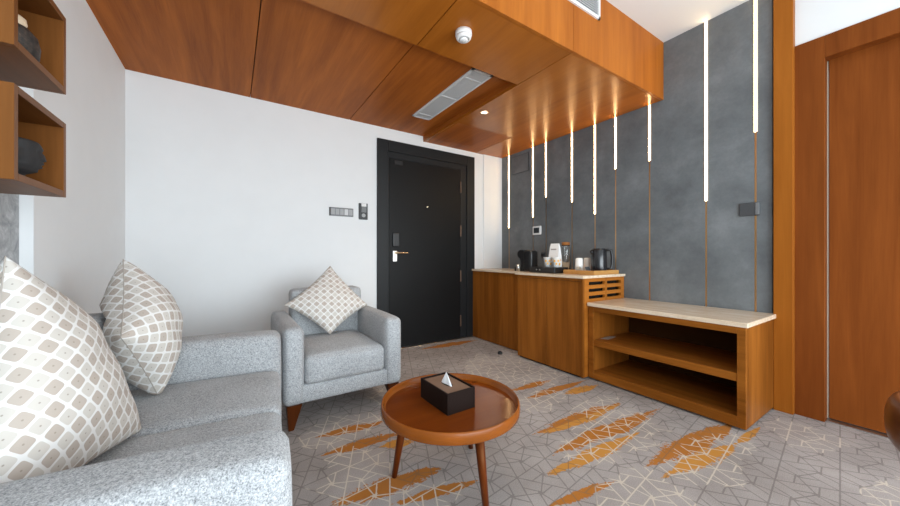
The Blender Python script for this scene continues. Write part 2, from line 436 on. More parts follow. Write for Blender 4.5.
# ------------------------------------------------------------------ the room
D, WX, CX, RX = 3.4, 3.074, -0.671, -0.72       # far wall, feature wall, column face, recessed wall
Z1, Z2, Z3 = 2.431, 2.368, 2.856                # veneer ceiling, dropped soffit, white ceiling
YB, YR, XS = 1.361, 1.866, 1.857                # soffit front, soffit rear, soffit side
BK = -2.05
struct('floor', bx((-0.9, -2.3, -0.1), (3.5, 3.6, 0.0)), M['carpet'])
struct('wall_far', bx((-0.9, D, 0), (3.4, D + 0.15, 3.0)), M['paint'])
struct('wall_left', bx((-0.9, -2.3, 0), (RX, D, 3.0)), M['paint'])
struct('trim_1', bx((RX, 2.036, 0), (CX, D, Z1 + 0.1)), M['paint'])              # shallow column on the left wall
struct('trim_2', bx((RX, -1.2, 0), (RX + 0.012, 2.034, 1.36)), M['marble'])      # grey marble panel behind the sofa
struct('trim_3', bx((2.755, D - 0.012, 0), (WX, D, Z2 + 0.2)), M['paint'])        # narrow pier beside the entrance door
bm = new_bm(); box(bm, (WX + 0.02, 0.60, 0), (3.4, D, 3.0)); struct('wall_right', bm, M['void'])
# wall with the wooden door
bm = new_bm()
box(bm, (3.09, 0.56, 0), (3.4, 0.60, 3.0)); box(bm, (3.09, -0.56, 2.30), (3.4, 0.56, 3.0)); box(bm, (3.09, -0.74, 0), (3.4, -0.56, 3.0)); box(bm, (3.09, -2.3, 0), (3.4, -1.96, 3.0)); box(bm, (3.09, -1.96, 0), (3.4, -0.74, 0.25)); box(bm, (3.09, -1.96, 2.27), (3.4, -0.74, 3.0))
struct('wall_door_side', bm, M['paint'])
# window wall behind the camera
bm = new_bm()
box(bm, (-0.9, BK - 0.15, 0), (3.4, BK, 0.14)); box(bm, (-0.9, BK - 0.15, 2.15), (3.4, BK, 3.0))
box(bm, (-0.9, BK - 0.15, 0.14), (-0.65, BK, 2.15)); box(bm, (2.75, BK - 0.15, 0.14), (3.4, BK, 2.15))
struct('wall_back', bm, M['paint'])
bm = new_bm()
for x in (-0.65, 0.48, 1.61, 2.70): box(bm, (x, BK - 0.10, 0.14), (x + 0.05, BK - 0.04, 2.15))
box(bm, (-0.65, BK - 0.10, 0.14), (2.75, BK - 0.04, 0.19)); box(bm, (-0.65, BK - 0.10, 2.10), (2.75, BK - 0.04, 2.15))
struct('window_1', bm, M['black_frame'])
bm = new_bm()
for y in (-1.96, -0.79): box(bm, (3.16, y, 0.25), (3.22, y + 0.05, 2.27))
box(bm, (3.16, -1.96, 0.25), (3.22, -0.74, 0.30)); box(bm, (3.16, -1.96, 2.22), (3.22, -0.74, 2.27))
struct('added_side_opening', bm, M['black_frame'])  # frame of an added, unseen opening made for the side fill lamp
struct('ceiling', bx((-0.9, -2.3, Z3), (3.4, YB + 0.01, 3.0)), M['ceil_paint'])

# veneer ceiling: three boards with dark gaps
bm = new_bm()
G = 0.003
for (xa, xb) in ((-0.72, 0.13), (0.13, 1.0), (1.0, XS + 0.02)):
    box(bm, (xa + G, YR - 0.03, Z1), (xb - G, D, Z1 + 0.03))
struct('ceiling_veneer', bm, M['wood_ceil'])
struct('ceiling_void', bx((-0.9, YB + 0.03, Z1 + 0.03), (3.4, D, Z1 + 0.06)), M['seam'])
# dropped soffit, L-shaped
bm = new_bm()
for (xa, xb) in ((-0.72, 0.085), (0.085, 0.975), (0.975, XS)):
    box(bm, (xa + G, YB + 0.018, Z2), (xb - G, YR, Z2 + 0.025))
PX0, PX1, PY0 = 1.99, 2.62, 2.725               # access panel next to the door
box(bm, (XS + G, YB + 0.018, Z2), (WX, PY0 - G, Z2 + 0.025))
box(bm, (XS + G, PY0 - G, Z2), (PX0 - 0.10, D, Z2 + 0.025))
box(bm, (PX1 + G, PY0 - G, Z2), (WX, D, Z2 + 0.025))
struct('ceiling_soffit', bm, M['wood_soffit'])
struct('ceiling_access_panel', bx((PX0 - 0.10, PY0, Z2 + 0.002), (PX1, D, Z2 + 0.025)), M['wood_ceil'])
bm = new_bm(); box(bm, (-0.72, YR - 0.02, Z2 + 0.025), (XS - 0.0, YR, Z1 + 0.02)); box(bm, (XS, YR, Z2 + 0.025), (XS + 0.02, D, Z1 + 0.02)); box(bm, (XS + 0.02, YB, Z2 + 0.025), (WX, D, Z2 + 0.03))
struct('ceiling_soffit_edge', bm, M['wood_ceil'])
bm = new_bm()
for (xa, xb) in ((-0.72, 0.085), (0.085, 0.975), (0.975, XS), (XS, WX)):
    box(bm, (xa + 0.0015, YB - 0.002, Z2), (xb - 0.0015, YB + 0.02, Z3))
struct('ceiling_fascia', bm, M['wood_fascia'])

# grey feature wall: plaster boards with a slot at each strip
STR = [(3.249, 1.406), (2.828, 1.511), (2.627, 1.726), (2.271, 1.619), (1.999, 1.460), (1.783, 1.870), (1.473, 1.873), (1.056, 1.462), (0.765, 1.907)]
ys = [D] + [s[0] for s in STR] + [0.678]
bm = new_bm()
for a, b in zip(ys, ys[1:]):
    top = Z2 if b >= YB else Z3
    ga = 0.006 if a != D else 0; gb = 0.006 if b != 0.678 else 0
    box(bm, (WX, b + gb, 0), (WX + 0.02, a - ga, Z3))
struct('wall_right.001', bm, M['concrete'])
# pilaster and the wooden door
struct('trim_4', bx((3.045, 0.572, 0), (3.2, 0.668, Z3), 0.004, 2), M['wood_pil'])
bm = new_bm()
box(bm, (3.078, 0.440, 0.0), (3.30, 0.574, 2.408), 0.002, 1); box(bm, (3.078, -0.58, 2.270), (3.30, 0.440, 2.408), 0.002, 1); box(bm, (3.078, -0.71, 0.0), (3.30, -0.58, 2.408), 0.002, 1)
d2 = struct('door_2', bm, M['wood_door'])
obj('door_leaf', bx((3.145, -0.578, 0.012), (3.19, 0.432, 2.272), 0.002, 1), M['wood_door'], d2)
obj('edge_strip', bx((3.139, 0.4345, 0.012), (3.145, 0.4385, 2.262)), M['pale_dark'], d2)  # thin pale strip along the leaf edge
obj('threshold', bx((3.10, -0.578, 0.0), (3.30, 0.438, 0.008)), M['steel'], d2)  # metal strip put in for the light showing under the door
bm = new_bm(); lathe(bm, [(0.011, 0), (0.011, 0.035)], 16, Matrix.Translation((3.145, -0.50, 1.02)) @ Matrix.Rotation(-PI / 2, 4, 'Y')); tube(bm, [(3.105, -0.50, 1.02), (3.105, -0.38, 1.02)], 0.009, 10)
obj('handle', bm, M['steel'], d2)

# black entrance door
bm = new_bm()
x0, x1 = 1.292, 2.600
box(bm, (x0, D - 0.022, 0), (1.415, D, 2.300), 0.003, 1); box(bm, (2.478, D - 0.022, 0), (x1, D, 2.300), 0.003, 1); box(bm, (1.415, D - 0.022, 2.178), (2.478, D, 2.300), 0.003, 1)
box(bm, (1.405, D - 0.008, 0), (1.428, D, 2.178), 0.001, 1); box(bm, (2.385, D - 0.008, 0), (2.478, D, 2.178), 0.001, 1); box(bm, (1.428, D - 0.008, 2.112), (2.385, D, 2.178), 0.001, 1)
box(bm, (1.428, D - 0.0018, 0), (2.385, D, 2.112))
d1 = struct('door_1', bm, M['black_frame'])
obj('door_leaf', bx((1.432, D - 0.006, 0.008), (2.381, D - 0.001, 2.108), 0.001, 1), M['black_door'], d1)
bm = new_bm(); box(bm, (1.474, D - 0.016, 0.972), (1.524, D - 0.006, 1.092), 0.004, 2)
pl = obj('handle_plate', bm, M['bright'], d1)
bm = new_bm(); tube(bm, [(1.50, D - 0.016, 1.068), (1.50, D - 0.055, 1.068), (1.515, D - 0.060, 1.068), (1.63, D - 0.060, 1.068)], 0.010, 12)
obj('handle', bm, M['gold'], d1)
obj('card_reader', bx((1.470, D - 0.024, 1.140), (1.548, D - 0.006, 1.285), 0.006, 2), M['black'], d1)
obj('peephole', lt([(0.011, 0), (0.011, 0.006), (0.007, 0.008), (0.0, 0.006)], 16, Matrix.Translation((1.910, D - 0.006, 1.610)) @ Matrix.Rotation(PI / 2, 4, 'X')), M['gold'], d1)
obj('door_closer', bx((1.49, D - 0.016, 2.045), (1.59, D - 0.006, 2.092), 0.003, 1), M['black_matt'], d1)
for z in (1.893, 1.347, 0.783, 0.224):
    bm = new_bm(); lathe(bm, [(0.009, -0.068), (0.009, 0.068)], 12, Matrix.Translation((2.384, D - 0.014, z)))
    obj('hinge', bm, M['bronze'], d1)
obj('threshold', bx((1.30, D - 0.05, 0.0), (2.59, D, 0.012), 0.003, 1), M['steel'], d1)

# ------------------------------------------------------------------ light strips
NAMES = ['light strip closest to the pier by the black entrance door', 'light strip whose dark channel runs behind the white thermostat', 'light strip on the grey wall just past the thermostat, lit part shorter',
         'light strip rising behind the glass carafe on the counter', 'long light strip between the carafe and the black kettle, meeting the soffit', 'short light strip directly above the black kettle',
         'light strip at the corner where the wooden fascia meets the wall', 'tall light strip running up to the white ceiling above the low console', 'light strip with a dark grey switch plate across its channel']
for (y, zb), lab in zip(STR, NAMES):
    top = Z2 if y > YB else Z3
    bot = 0.868 if y > 1.72 else 0.644
    t = thing('light_strip', 'warm ' + lab if lab.startswith('light') else lab, 'strip light', (WX, y, bot), 0, 'warm light strips in the grey wall')
    z0 = bot
    bm = new_bm()
    pf = [(-0.0002, -0.0115), (-0.0040, -0.0100), (-0.0046, -0.0045), (-0.0040, -0.0040), (-0.0040, 0.0040), (-0.0046, 0.0045), (-0.0040, 0.0100), (-0.0002, 0.0115)]
    lo = [bm.verts.new((x, y_, zb - z0)) for x, y_ in pf]; hi = [bm.verts.new((x, y_, top - z0 - 0.002)) for x, y_ in pf]
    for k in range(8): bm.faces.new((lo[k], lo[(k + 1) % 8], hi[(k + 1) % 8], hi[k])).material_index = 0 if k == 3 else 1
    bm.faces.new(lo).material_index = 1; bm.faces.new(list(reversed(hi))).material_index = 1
    obj('diffuser', bm, [M['led'], M['led_halo']], t)
    bm = new_bm(); box(bm, (0.003, -0.0058, 0), (0.018, 0.0058, zb - z0)); box(bm, (0.010, -0.0058, zb - z0), (0.018, 0.0058, top - z0))
    obj('metal_channel', bm, M['brass'], t)

# ------------------------------------------------------------------ ceiling fittings
def ceil_vent(name, label, lo, hi, z, axis_long='y', n=8):
    pass
t = thing('ceiling_vent', 'long grey linear air vent in the veneer ceiling near the door', 'air vent', (1.585, 2.455, Z1))
bm = new_bm()
w, l, fr = 0.098, 0.50, 0.020
box(bm, (-w, -l, -0.008), (-w + fr, l, 0.0)); box(bm, (w - fr, -l, -0.008), (w, l, 0.0)); box(bm, (-w, -l, -0.008), (w, -l + fr, 0)); box(bm, (-w, l - fr, -0.008), (w, l, 0))
obj('frame', bm, M['frame_white'], t)
bm = new_bm()
for k in range(26):
    x = -w + fr + 0.004 + (2 * w - 2 * fr - 0.008) * k / 25
    box(bm, (x - 0.0014, -l + fr, -0.006), (x + 0.0014, l - fr, -0.001))
obj('grille', bm, M['frame_white'], t)
obj('backing', bx((-w + fr, -l + fr, -0.0012), (w - fr, l - fr, -0.0002)), M['grille'], t)
for y in (-0.37, -0.02, 0.40): obj('divider', bx((-w + fr, y - 0.006, -0.0085), (w - fr, y + 0.006, -0.001)), M['frame_white'], t)
t = thing('wall_vent', 'white louvred air vent high in the orange wooden fascia', 'air vent', (1.90, YB - 0.002, 2.77))
bm = new_bm(); W2, H2, F2 = 0.235, 0.095, 0.018
box(bm, (-W2, -0.012, -H2), (W2, 0, -H2 + F2)); box(bm, (-W2, -0.012, H2 - F2 - 0.012), (W2, 0, H2 - 0.012)); box(bm, (-W2, -0.012, -H2), (-W2 + F2, 0, H2 - 0.012)); box(bm, (W2 - F2, -0.012, -H2), (W2, 0, H2 - 0.012))
obj('frame', bm, M['white'], t)
for k in range(9):
    z = -H2 + F2 + 0.010 + k * 0.0155
    bm = new_bm(); box(bm, (-W2 + F2, -0.010, z - 0.001), (W2 - F2, 0.0, z + 0.001)); bmesh.ops.rotate(bm, cent=(0, -0.005, z), matrix=Matrix.Rotation(0.6, 3, 'X'), verts=bm.verts[:])
    obj('slat', bm, M['white'], t)
obj('backing', bx((-W2 + F2, -0.001, -H2 + F2), (W2 - F2, 0.0005, H2 - F2 - 0.012)), M['mgrey'], t)

T = None
t = thing('smoke_detector', 'round white smoke detector on the wooden soffit', 'smoke detector', (1.148, 1.600, Z2))
T = Matrix.Rotation(PI, 4, 'X') @ Matrix.Scale(1.12, 4)
obj('base', lt([(0.044, 0), (0.044, 0.020), (0.041, 0.024)], 32, T), M['white'], t, True)
obj('dome', lt([(0.041, 0.024), (0.040, 0.034), (0.034, 0.041), (0.026, 0.043), (0.026, 0.0375), (0.0, 0.0375)], 32, T), M['white'], t, True)
obj('sensor_cap', lt([(0.0225, 0.036), (0.0225, 0.046), (0.019, 0.050), (0.0, 0.050)], 24, T), M['white'], t, True)
obj('slot', lt([(0.0255, 0.0380), (0.0230, 0.0380), (0.0230, 0.0386), (0.0255, 0.0386)], 32, T, False), M['black_matt'], t)
t = thing('downlight', 'small round recessed downlight in the soffit above the counter', 'downlight', (1.953, 2.392, Z2))
obj('ring', lt([(0.036, 0.0), (0.036, 0.004), (0.028, 0.006), (0.026, 0.0)], 32, T, False), M['gold'], t, True)
obj('bulb', lt([(0.024, 0.001), (0.020, 0.004), (0.0, 0.005)], 24, T), M['lamp'], t, True)
sl = bpy.data.lights.new('downlight_beam', 'SPOT'); sl.energy = 42; sl.color = (1.0, 0.86, 0.68); sl.spot_size = math.radians(110); sl.spot_blend = 0.9; sl.shadow_soft_size = 0.02
so_ = bpy.data.objects.new('downlight_beam', sl); COL.objects.link(so_); so_.parent = t; so_.location = (0, 0, -0.014)
obj('shield', bx((-0.004, -0.024, -0.008), (0.004, 0.024, -0.002)), M['dgrey'], t)

# ------------------------------------------------------------------ wall fittings
t = thing('thermostat', 'square white thermostat on the grey wall above the coffee machine', 'thermostat', (WX, 2.757, 1.342))
obj('housing', bx((-0.018, -0.068, -0.053), (0, 0.068, 0.053), 0.010, 3), M['white'], t, True)
obj('screen', bx((-0.020, -0.042, -0.032), (-0.017, 0.042, 0.032), 0.001, 1), M['screen'], t)
t = thing('access_hatch', 'flush grey service hatch cover in the wall beside the first strip', 'hatch', (WX, 3.045, 2.21))
bm = new_bm()
hw, hh = 0.150, 0.115
box(bm, (-0.006, -hw, -hh), (0, hw, hh), 0.002, 1)
obj('cover', bm, M['concrete'], t)
bm = new_bm()
for lo, hi in (((-0.0066, -hw, hh - 0.006), (0, hw, hh)), ((-0.0066, -hw, -hh), (0, hw, -hh + 0.006)), ((-0.0066, -hw, -hh), (0, -hw + 0.006, hh)), ((-0.0066, hw - 0.006, -hh), (0, hw, hh))): box(bm, lo, hi)
obj('border', bm, M['dgrey'], t)
t = thing('switch_plate', 'dark grey rectangular switch plate over the last strip near the pilaster', 'switch', (WX, 0.789, 1.366))
obj('plate', bx((-0.014, -0.050, -0.046), (0, 0.062, 0.046), 0.004, 2), M['dgrey'], t)
obj('rocker', bx((-0.017, -0.048, -0.042), (-0.013, -0.026, 0.042), 0.002, 1), M['mgrey'], t)
t = thing('wall_socket', 'small dark power socket on the grey wall by the coffee machine', 'socket', (WX, 2.66, 1.045))
obj('plate', bx((-0.008, -0.032, -0.032), (0, 0.032, 0.032), 0.003, 2), M['dgrey'], t)
obj('plug', bx((-0.030, -0.018, -0.018), (-0.007, 0.018, 0.018), 0.004, 2), M['black'], t)
t = thing('control_panel', 'wide grey multi-button control plate on the white wall', 'control panel', (0.918, D, 1.478))
obj('plate', bx((-0.120, -0.012, -0.043), (0.120, 0, 0.043), 0.004, 2), M['mgrey'], t)
obj('edge_band', bx((-0.118, -0.014, -0.041), (-0.104, -0.011, 0.041), 0.001, 1), M['dgrey'], t)
for k in range(5):
    x = -0.085 + k * 0.044
    obj('button', bx((x - 0.019, -0.0155, -0.030), (x + 0.019, -0.011, 0.030), 0.002, 1), M['grille'] if k != 3 else M['frame_white'], t)
t = thing('card_switch', 'black key card holder on the white wall next to the door frame', 'card switch', (1.142, D, 1.500))
obj('plate', bx((-0.047, -0.014, -0.085), (0.047, 0, 0.085), 0.004, 2), M['black'], t)
obj('card', bx((-0.022, -0.020, -0.010), (0.030, -0.012, 0.080), 0.001, 1), M['mgrey'], t)
obj('card_top', bx((-0.022, -0.021, 0.050), (0.030, -0.0115, 0.082), 0.001, 1), M['paper'], t)
obj('emblem', lt([(0.020, 0), (0.020, 0.003), (0.0, 0.003)], 20, Matrix.Translation((0.002, -0.014, -0.042)) @ Matrix.Rotation(PI / 2, 4, 'X')), M['grille'], t)

# ------------------------------------------------------------------ cabinets
CF = 2.445                                       # front of the coffee cabinet
t = thing('side_cabinet', 'shallow plain wooden cabinet between the black door and the coffee cabinet', 'cabinet', (2.57, 2.93, 0))
obj('front_panel', bx((0.0, -0.465, 0.008), (0.02, 0.455, 0.845), 0.002, 1), M['wood_cab'], t)
obj('carcass', bx((0.02, -0.465, 0.0), (0.50, 0.415, 0.845)), M['wood_cab'], t)
t = thing('coffee_cabinet', 'tall wooden coffee cabinet with slotted end panel, joined to the low console', 'cabinet', (CF, 1.70, 0))
y1 = 0.760; X = WX - CF - 0.002
bm = new_bm(); box(bm, (0.022, y1 - 0.02, 0.04), (X, y1, 0.845)); box(bm, (0.022, 0.022, 0.04), (X, y1 - 0.02, 0.06)); box(bm, (X - 0.015, 0.022, 0.06), (X, y1 - 0.02, 0.845))
obj('carcass', bm, M['wood_cab'], t)
bm = new_bm(); box(bm, (0.0, 0.0, 0.014), (0.022, 0.022, 0.845), 0.001, 1); box(bm, (0.0, 0.022, 0.820), (0.022, y1, 0.845), 0.001, 1)
obj('face_frame', bm, M['wood_cab'], t)
for a, b in ((0.024, 0.390), (0.393, y1)):
    obj('door', bx((0.003, a, 0.018), (0.022, b, 0.817), 0.0015, 1), M['wood_cab'], t)
obj('plinth', bx((0.03, 0.025, 0.0), (X, y1, 0.04)), M['void'], t)
# end panel with two columns of three slots (local y = 0 plane)
bm = new_bm()
cols = [(0.082, 0.318), (0.350, 0.575)]; zs = [(0.785, 0.813), (0.726, 0.754), (0.667, 0.695)]
xs_ = [0.022, cols[0][0], cols[0][1], cols[1][0], cols[1][1], X]
box(bm, (xs_[0], 0, 0.014), (xs_[1], 0.022, 0.845)); box(bm, (xs_[2], 0, 0.014), (xs_[3], 0.022, 0.845)); box(bm, (xs_[4], 0, 0.014), (xs_[5], 0.022, 0.845))
zz = [0.014] + [z for p in reversed(zs) for z in p] + [0.845]
for a, b in cols:
    for k in range(0, len(zz), 2): box(bm, (a, 0, zz[k]), (b, 0.022, zz[k + 1]))
obj('vent_panel', bm, M['wood_cabx'], t)
obj('panel_gap', bx((0.332, -0.001, 0.644), (0.335, 0.001, 0.845)), M['seam'], t)
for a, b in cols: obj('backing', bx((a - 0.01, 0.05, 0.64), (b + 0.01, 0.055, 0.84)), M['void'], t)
bm = new_bm()
pts = [(CF - 0.018, 1.688), (WX, 1.688), (WX, D - 0.013), (2.60, D - 0.013), (2.552, D - 0.013), (2.552, 2.478), (CF - 0.018, 2.478)]
lo = [bm.verts.new((x, y, 0.845)) for x, y in pts]; hi = [bm.verts.new((x, y, 0.868)) for x, y in pts]
bm.faces.new(lo); bm.faces.new(hi)
for i in range(len(pts)): bm.faces.new((lo[i], lo[(i + 1) % len(pts)], hi[(i + 1) % len(pts)], hi[i]))
tag(obj('worktop', bm, M['stone']), 'cream stone worktop carrying the coffee machine and kettle', 'worktop')

# low console with two open shelves
t = thing('low_console', 'low wooden console with two open shelves and a cream stone top', 'console', (2.510, 0.667, 0))
Lc, Xc = 1.027, WX - 2.510 - 0.002
bm = new_bm()
box(bm, (0, 0, 0.014), (0.022, 0.042, 0.615), 0.0015, 1); box(bm, (0, Lc - 0.046, 0.014), (0.022, Lc, 0.615), 0.0015, 1)
box(bm, (0, 0.042, 0.572), (0.022, Lc - 0.046, 0.615), 0.0015, 1); box(bm, (0, 0.042, 0.014), (0.022, Lc - 0.046, 0.080), 0.0015, 1)
obj('face_frame', bm, M['wood_caby'], t)
obj('side_panel', bx((0.022, 0.0, 0.014), (Xc, 0.022, 0.615), 0.001, 1), M['wood_cab'], t)
obj('side_panel', bx((0.022, Lc - 0.046, 0.014), (Xc, Lc, 0.615)), M['wood_cab'], t)
obj('back_panel', bx((Xc - 0.012, 0.022, 0.06), (Xc, Lc - 0.046, 0.615)), M['wood_shaded'], t)
obj('shelf', bx((0.004, 0.022, 0.286), (Xc - 0.012, Lc - 0.046, 0.336), 0.002, 1), M['wood_caby'], t)
obj('bottom_board', bx((0.022, 0.022, 0.06), (Xc - 0.012, Lc - 0.046, 0.078)), M['wood_caby'], t)
obj('plinth', bx((0.035, 0.035, 0.0), (Xc, Lc, 0.014)), M['void'], t)
obj('stone_top', bx((-0.022, -0.014, 0.615), (Xc, Lc - 0.002, 0.644), 0.004, 2), M['stone'], t)
bm = new_bm()
q = [(2.60, 1.640), (2.62, 1.585), (2.76, 1.60), (2.74, 1.640)]
lo = [bm.verts.new((x, y, 0.3365)) for x, y in q]; hi = [bm.verts.new((x, y, 0.3385)) for x, y in q]
bm.faces.new(lo); bm.faces.new(hi)
for i in range(4): bm.faces.new((lo[i], lo[(i + 1) % 4], hi[(i + 1) % 4], hi[i]))
tag(obj('leaflet', bm, M['paper_grey']), 'grey printed leaflet lying on the upper console shelf', 'leaflet')

# ------------------------------------------------------------------ things on the worktop
CT = 0.868
t = thing('coffee_machine', 'small black capsule coffee machine at the door end of the worktop', 'coffee machine', (2.66, 2.485, CT))
bm = cushion((-0.055, -0.062, 0.006), (0.055, 0.055, 0.222), 0.020, (0.002, 0.002, 0.004), 8); obj('body', bm, M['black'], t, True)
bm = new_bm(); prof_ = [(0.05, 0.10)] + [(0.098 + 0.045 * math.sin(PI * k / 10), 0.187 + 0.045 * math.cos(PI * k / 10) * (1 if k < 10 else 1)) for k in range(0, 10)] + [(0.098, 0.130), (0.088, 0.02), (0.05, 0.02)]
prof_[0] = (0.05, 0.232)
lo = [bm.verts.new((-0.05, y, z)) for y, z in prof_]; hi = [bm.verts.new((0.05, y, z)) for y, z in prof_]
bm.faces.new(lo); bm.faces.new(list(reversed(hi)))
for i in range(len(prof_)): bm.faces.new((lo[i], lo[(i + 1) % len(prof_)], hi[(i + 1) % len(prof_)], hi[i]))
obj('brew_head', bm, M['black'], t)
obj('spout', lt([(0.014, 0.0), (0.018, 0.05)], 16, Matrix.Translation((0, 0.118, 0.105))), M['black_matt'], t)
obj('drip_tray', bx((-0.052, 0.07, 0.001), (0.052, 0.190, 0.045), 0.008, 2), M['black_matt'], t)
obj('drip_grid', bx((-0.044, 0.10, 0.045), (0.044, 0.182, 0.049), 0.001, 1), M['dgrey'], t)
bm = new_bm(); lathe(bm, [(0.0, 0), (0.020, 0), (0.025, 0.075), (0.0235, 0.075), (0.0185, 0.004), (0.0, 0.004)], 24, Matrix.Translation((2.580, 2.585, CT)))
tag(obj('glass_tumbler', bm, M['steel'], None, True), 'small shiny tumbler standing before the black coffee machine', 'tumbler')
t = thing('capsule_box', 'low black drawer box under the paper cups on the worktop', 'box', (2.62, 2.205, CT))
bm = new_bm(); box(bm, (-0.10, -0.155, 0.004), (0.10, 0.155, 0.058), 0.003, 1); obj('body', bm, M['black'], t)
obj('drawer_front', bx((-0.104, -0.148, 0.008), (-0.099, 0.148, 0.050), 0.001, 1), M['black_matt'], t)
for yy in (0.02, -0.02): obj('knob', lt([(0.006, 0), (0.007, 0.008), (0.0, 0.009)], 14, Matrix.Translation((-0.104, 0.04 + yy, 0.032)) @ Matrix.Rotation(-PI / 2, 4, 'Y')), M['steel'], t)
def paper_cup(loc, label):
    t = thing('paper_cup', label, 'cup', loc, 0, 'printed paper cups')
    bm = new_bm(); lathe(bm, [(0.0, 0.0), (0.030, 0.0), (0.040, 0.090), (0.0425, 0.092), (0.0425, 0.096), (0.0385, 0.095), (0.0285, 0.006), (0.0, 0.006)], 28)
    obj('cup_body', bm, M['paper'], t, True)
    bm = new_bm()
    for k, (a, z, r) in enumerate(((-2.0, 0.062, 0.011), (-1.55, 0.030, 0.012), (-2.45, 0.034, 0.010), (-1.2, 0.068, 0.010), (-2.9, 0.060, 0.011), (-0.7, 0.035, 0.011))):
        R = 0.0308 + 0.0112 * z / 0.09
        m_ = Matrix.Translation((R * math.cos(a), R * math.sin(a), z)) @ Matrix.Rotation(a, 4, 'Z') @ Matrix.Rotation(PI / 2, 4, 'Y') @ Matrix.Diagonal((1, 0.8, 1, 1))
        lathe(bm, [(r, -0.0008), (r, 0.0012), (0.0, 0.0016)], 14, m_)
    obj('print', bm, M['orange'], t)
paper_cup((2.600, 2.200, CT + 0.058), 'white paper cup with orange print nearer the coffee machine')
paper_cup((2.605, 2.100, CT + 0.058), 'white paper cup with orange print right in front of the carafe')
t = thing('paper_bag', 'tall white paper pouch standing behind the two paper cups', 'pouch', (2.690, 2.185, CT + 0.058))
bm = new_bm()
def ringq(z, hx, hy, oy=0): return [bm.verts.new((x, y + oy, z)) for x, y in ((-hx, -hy), (hx, -hy), (hx, hy), (-hx, hy))]
rs = [ringq(0, 0.026, 0.064), ringq(0.10, 0.024, 0.060), ringq(0.19, 0.014, 0.054), ringq(0.232, 0.004, 0.048)]
for a, b in zip(rs, rs[1:]):
    for i in range(4): bm.faces.new((a[i], a[(i + 1) % 4], b[(i + 1) % 4], b[i]))
bm.faces.new(rs[0]); bm.faces.new(rs[-1]); obj('pouch_body', bm, M['paper'], t)
obj('label_print', bx((-0.0195, -0.030, 0.168), (-0.0170, 0.034, 0.180)), M['paper_grey'], t)
t = thing('glass_carafe', 'tall clear glass carafe with a round wooden lid', 'carafe', (2.810, 2.150, CT))
obj('glass_body', lt([(0.0, 0.0), (0.040, 0.0), (0.044, 0.006), (0.044, 0.235), (0.038, 0.262), (0.038, 0.275), (0.035, 0.275), (0.035, 0.262), (0.041, 0.235), (0.041, 0.010), (0.0, 0.008)], 32), M['glass'], t, True)
obj('lid', lt([(0.0, 0.275), (0.038, 0.275), (0.040, 0.280), (0.040, 0.300), (0.037, 0.305), (0.0, 0.305)], 32), M['lid_wood'], t, True)
t = thing('serving_tray', 'light wooden tray with raised sides holding mugs and kettle', 'tray', (2.785, 1.853, CT))
hx, hy, h_ = 0.190, 0.160, 0.038
obj('tray_base', bx((-hx, -hy, 0.0), (hx, hy, 0.010), 0.002, 1), M['wood_tray'], t)
bm = new_bm(); box(bm, (-hx, -hy, 0.010), (hx, -hy + 0.010, h_), 0.002, 1); box(bm, (-hx, hy - 0.010, 0.010), (hx, hy, h_), 0.002, 1); box(bm, (-hx, -hy + 0.01, 0.010), (-hx + 0.010, hy - 0.01, h_), 0.002, 1); box(bm, (hx - 0.010, -hy + 0.01, 0.010), (hx, hy - 0.01, h_), 0.002, 1)
obj('side_rim', bm, M['wood_tray'], t)
def mug(loc, mat, label, rz):
    t = thing('mug', label, 'mug', loc, rz, 'upturned mugs on the wooden tray')
    obj('mug_body', lt([(0.035, 0.0), (0.037, 0.0), (0.038, 0.01), (0.033, 0.12), (0.029, 0.136), (0.0, 0.139)], 28, None, False), mat, t, True)
    bm = new_bm(); tube(bm, [(0.037, 0, 0.025), (0.058, 0, 0.030), (0.064, 0, 0.052), (0.056, 0, 0.075), (0.036, 0, 0.080)], 0.005, 8); obj('handle', bm, mat, t, True)
mug((2.725, 1.935, CT + 0.0105), M['ceramic'], 'white upturned mug on the wooden tray', 0.9)
mug((2.850, 1.935, CT + 0.0105), M['ceramic2'], 'beige upturned mug between the white mug and kettle', 1.0)
for k, (x, y, rz, lab, mt) in enumerate(((2.655, 1.890, -0.35, 'silver sachet leaning before the white mug on the tray', M['steel']), (2.690, 1.815, -0.1, 'dark sachet lying before the beige mug on the tray', M['dgrey']))):
    bm = new_bm(); box(bm, (-0.028, -0.032, -0.003), (0.028, 0.032, 0.003), 0.002, 2)
    o = obj('sachet', bm, mt); o.location = (x, y, CT + 0.0115 + 0.029); o.rotation_euler = (1.05, 0.0, rz); tag(o, lab, 'sachet', 'sachets on the wooden tray')
t = thing('kettle', 'black electric kettle on the wooden tray', 'kettle', (2.800, 1.780, CT + 0.0105), 0)
obj('power_base', lt([(0.0, 0), (0.070, 0), (0.072, 0.006), (0.070, 0.018), (0.0, 0.018)], 36), M['black_matt'], t, True)
obj('kettle_body', lt([(0.0, 0.018), (0.067, 0.018), (0.069, 0.024), (0.067, 0.10), (0.063, 0.208), (0.060, 0.216), (0.0, 0.217)], 40), M['kettle'], t, True)
obj('lid', lt([(0.0, 0.215), (0.055, 0.215), (0.052, 0.224), (0.0, 0.226)], 36), M['kettle'], t, True)
bm = new_bm(); hd = Vector((0.75, -0.66, 0)).normalized(); ZV = Vector((0, 0, 1))
tube(bm, [hd * 0.055 + ZV * 0.210, hd * 0.085 + ZV * 0.213, hd * 0.106 + ZV * 0.204, hd * 0.112 + ZV * 0.150, hd * 0.112 + ZV * 0.080, hd * 0.104 + ZV * 0.042, hd * 0.066 + ZV * 0.040], [0.012, 0.013, 0.014, 0.013, 0.012, 0.012, 0.011], 12)
obj('handle', bm, M['black'], t, True)
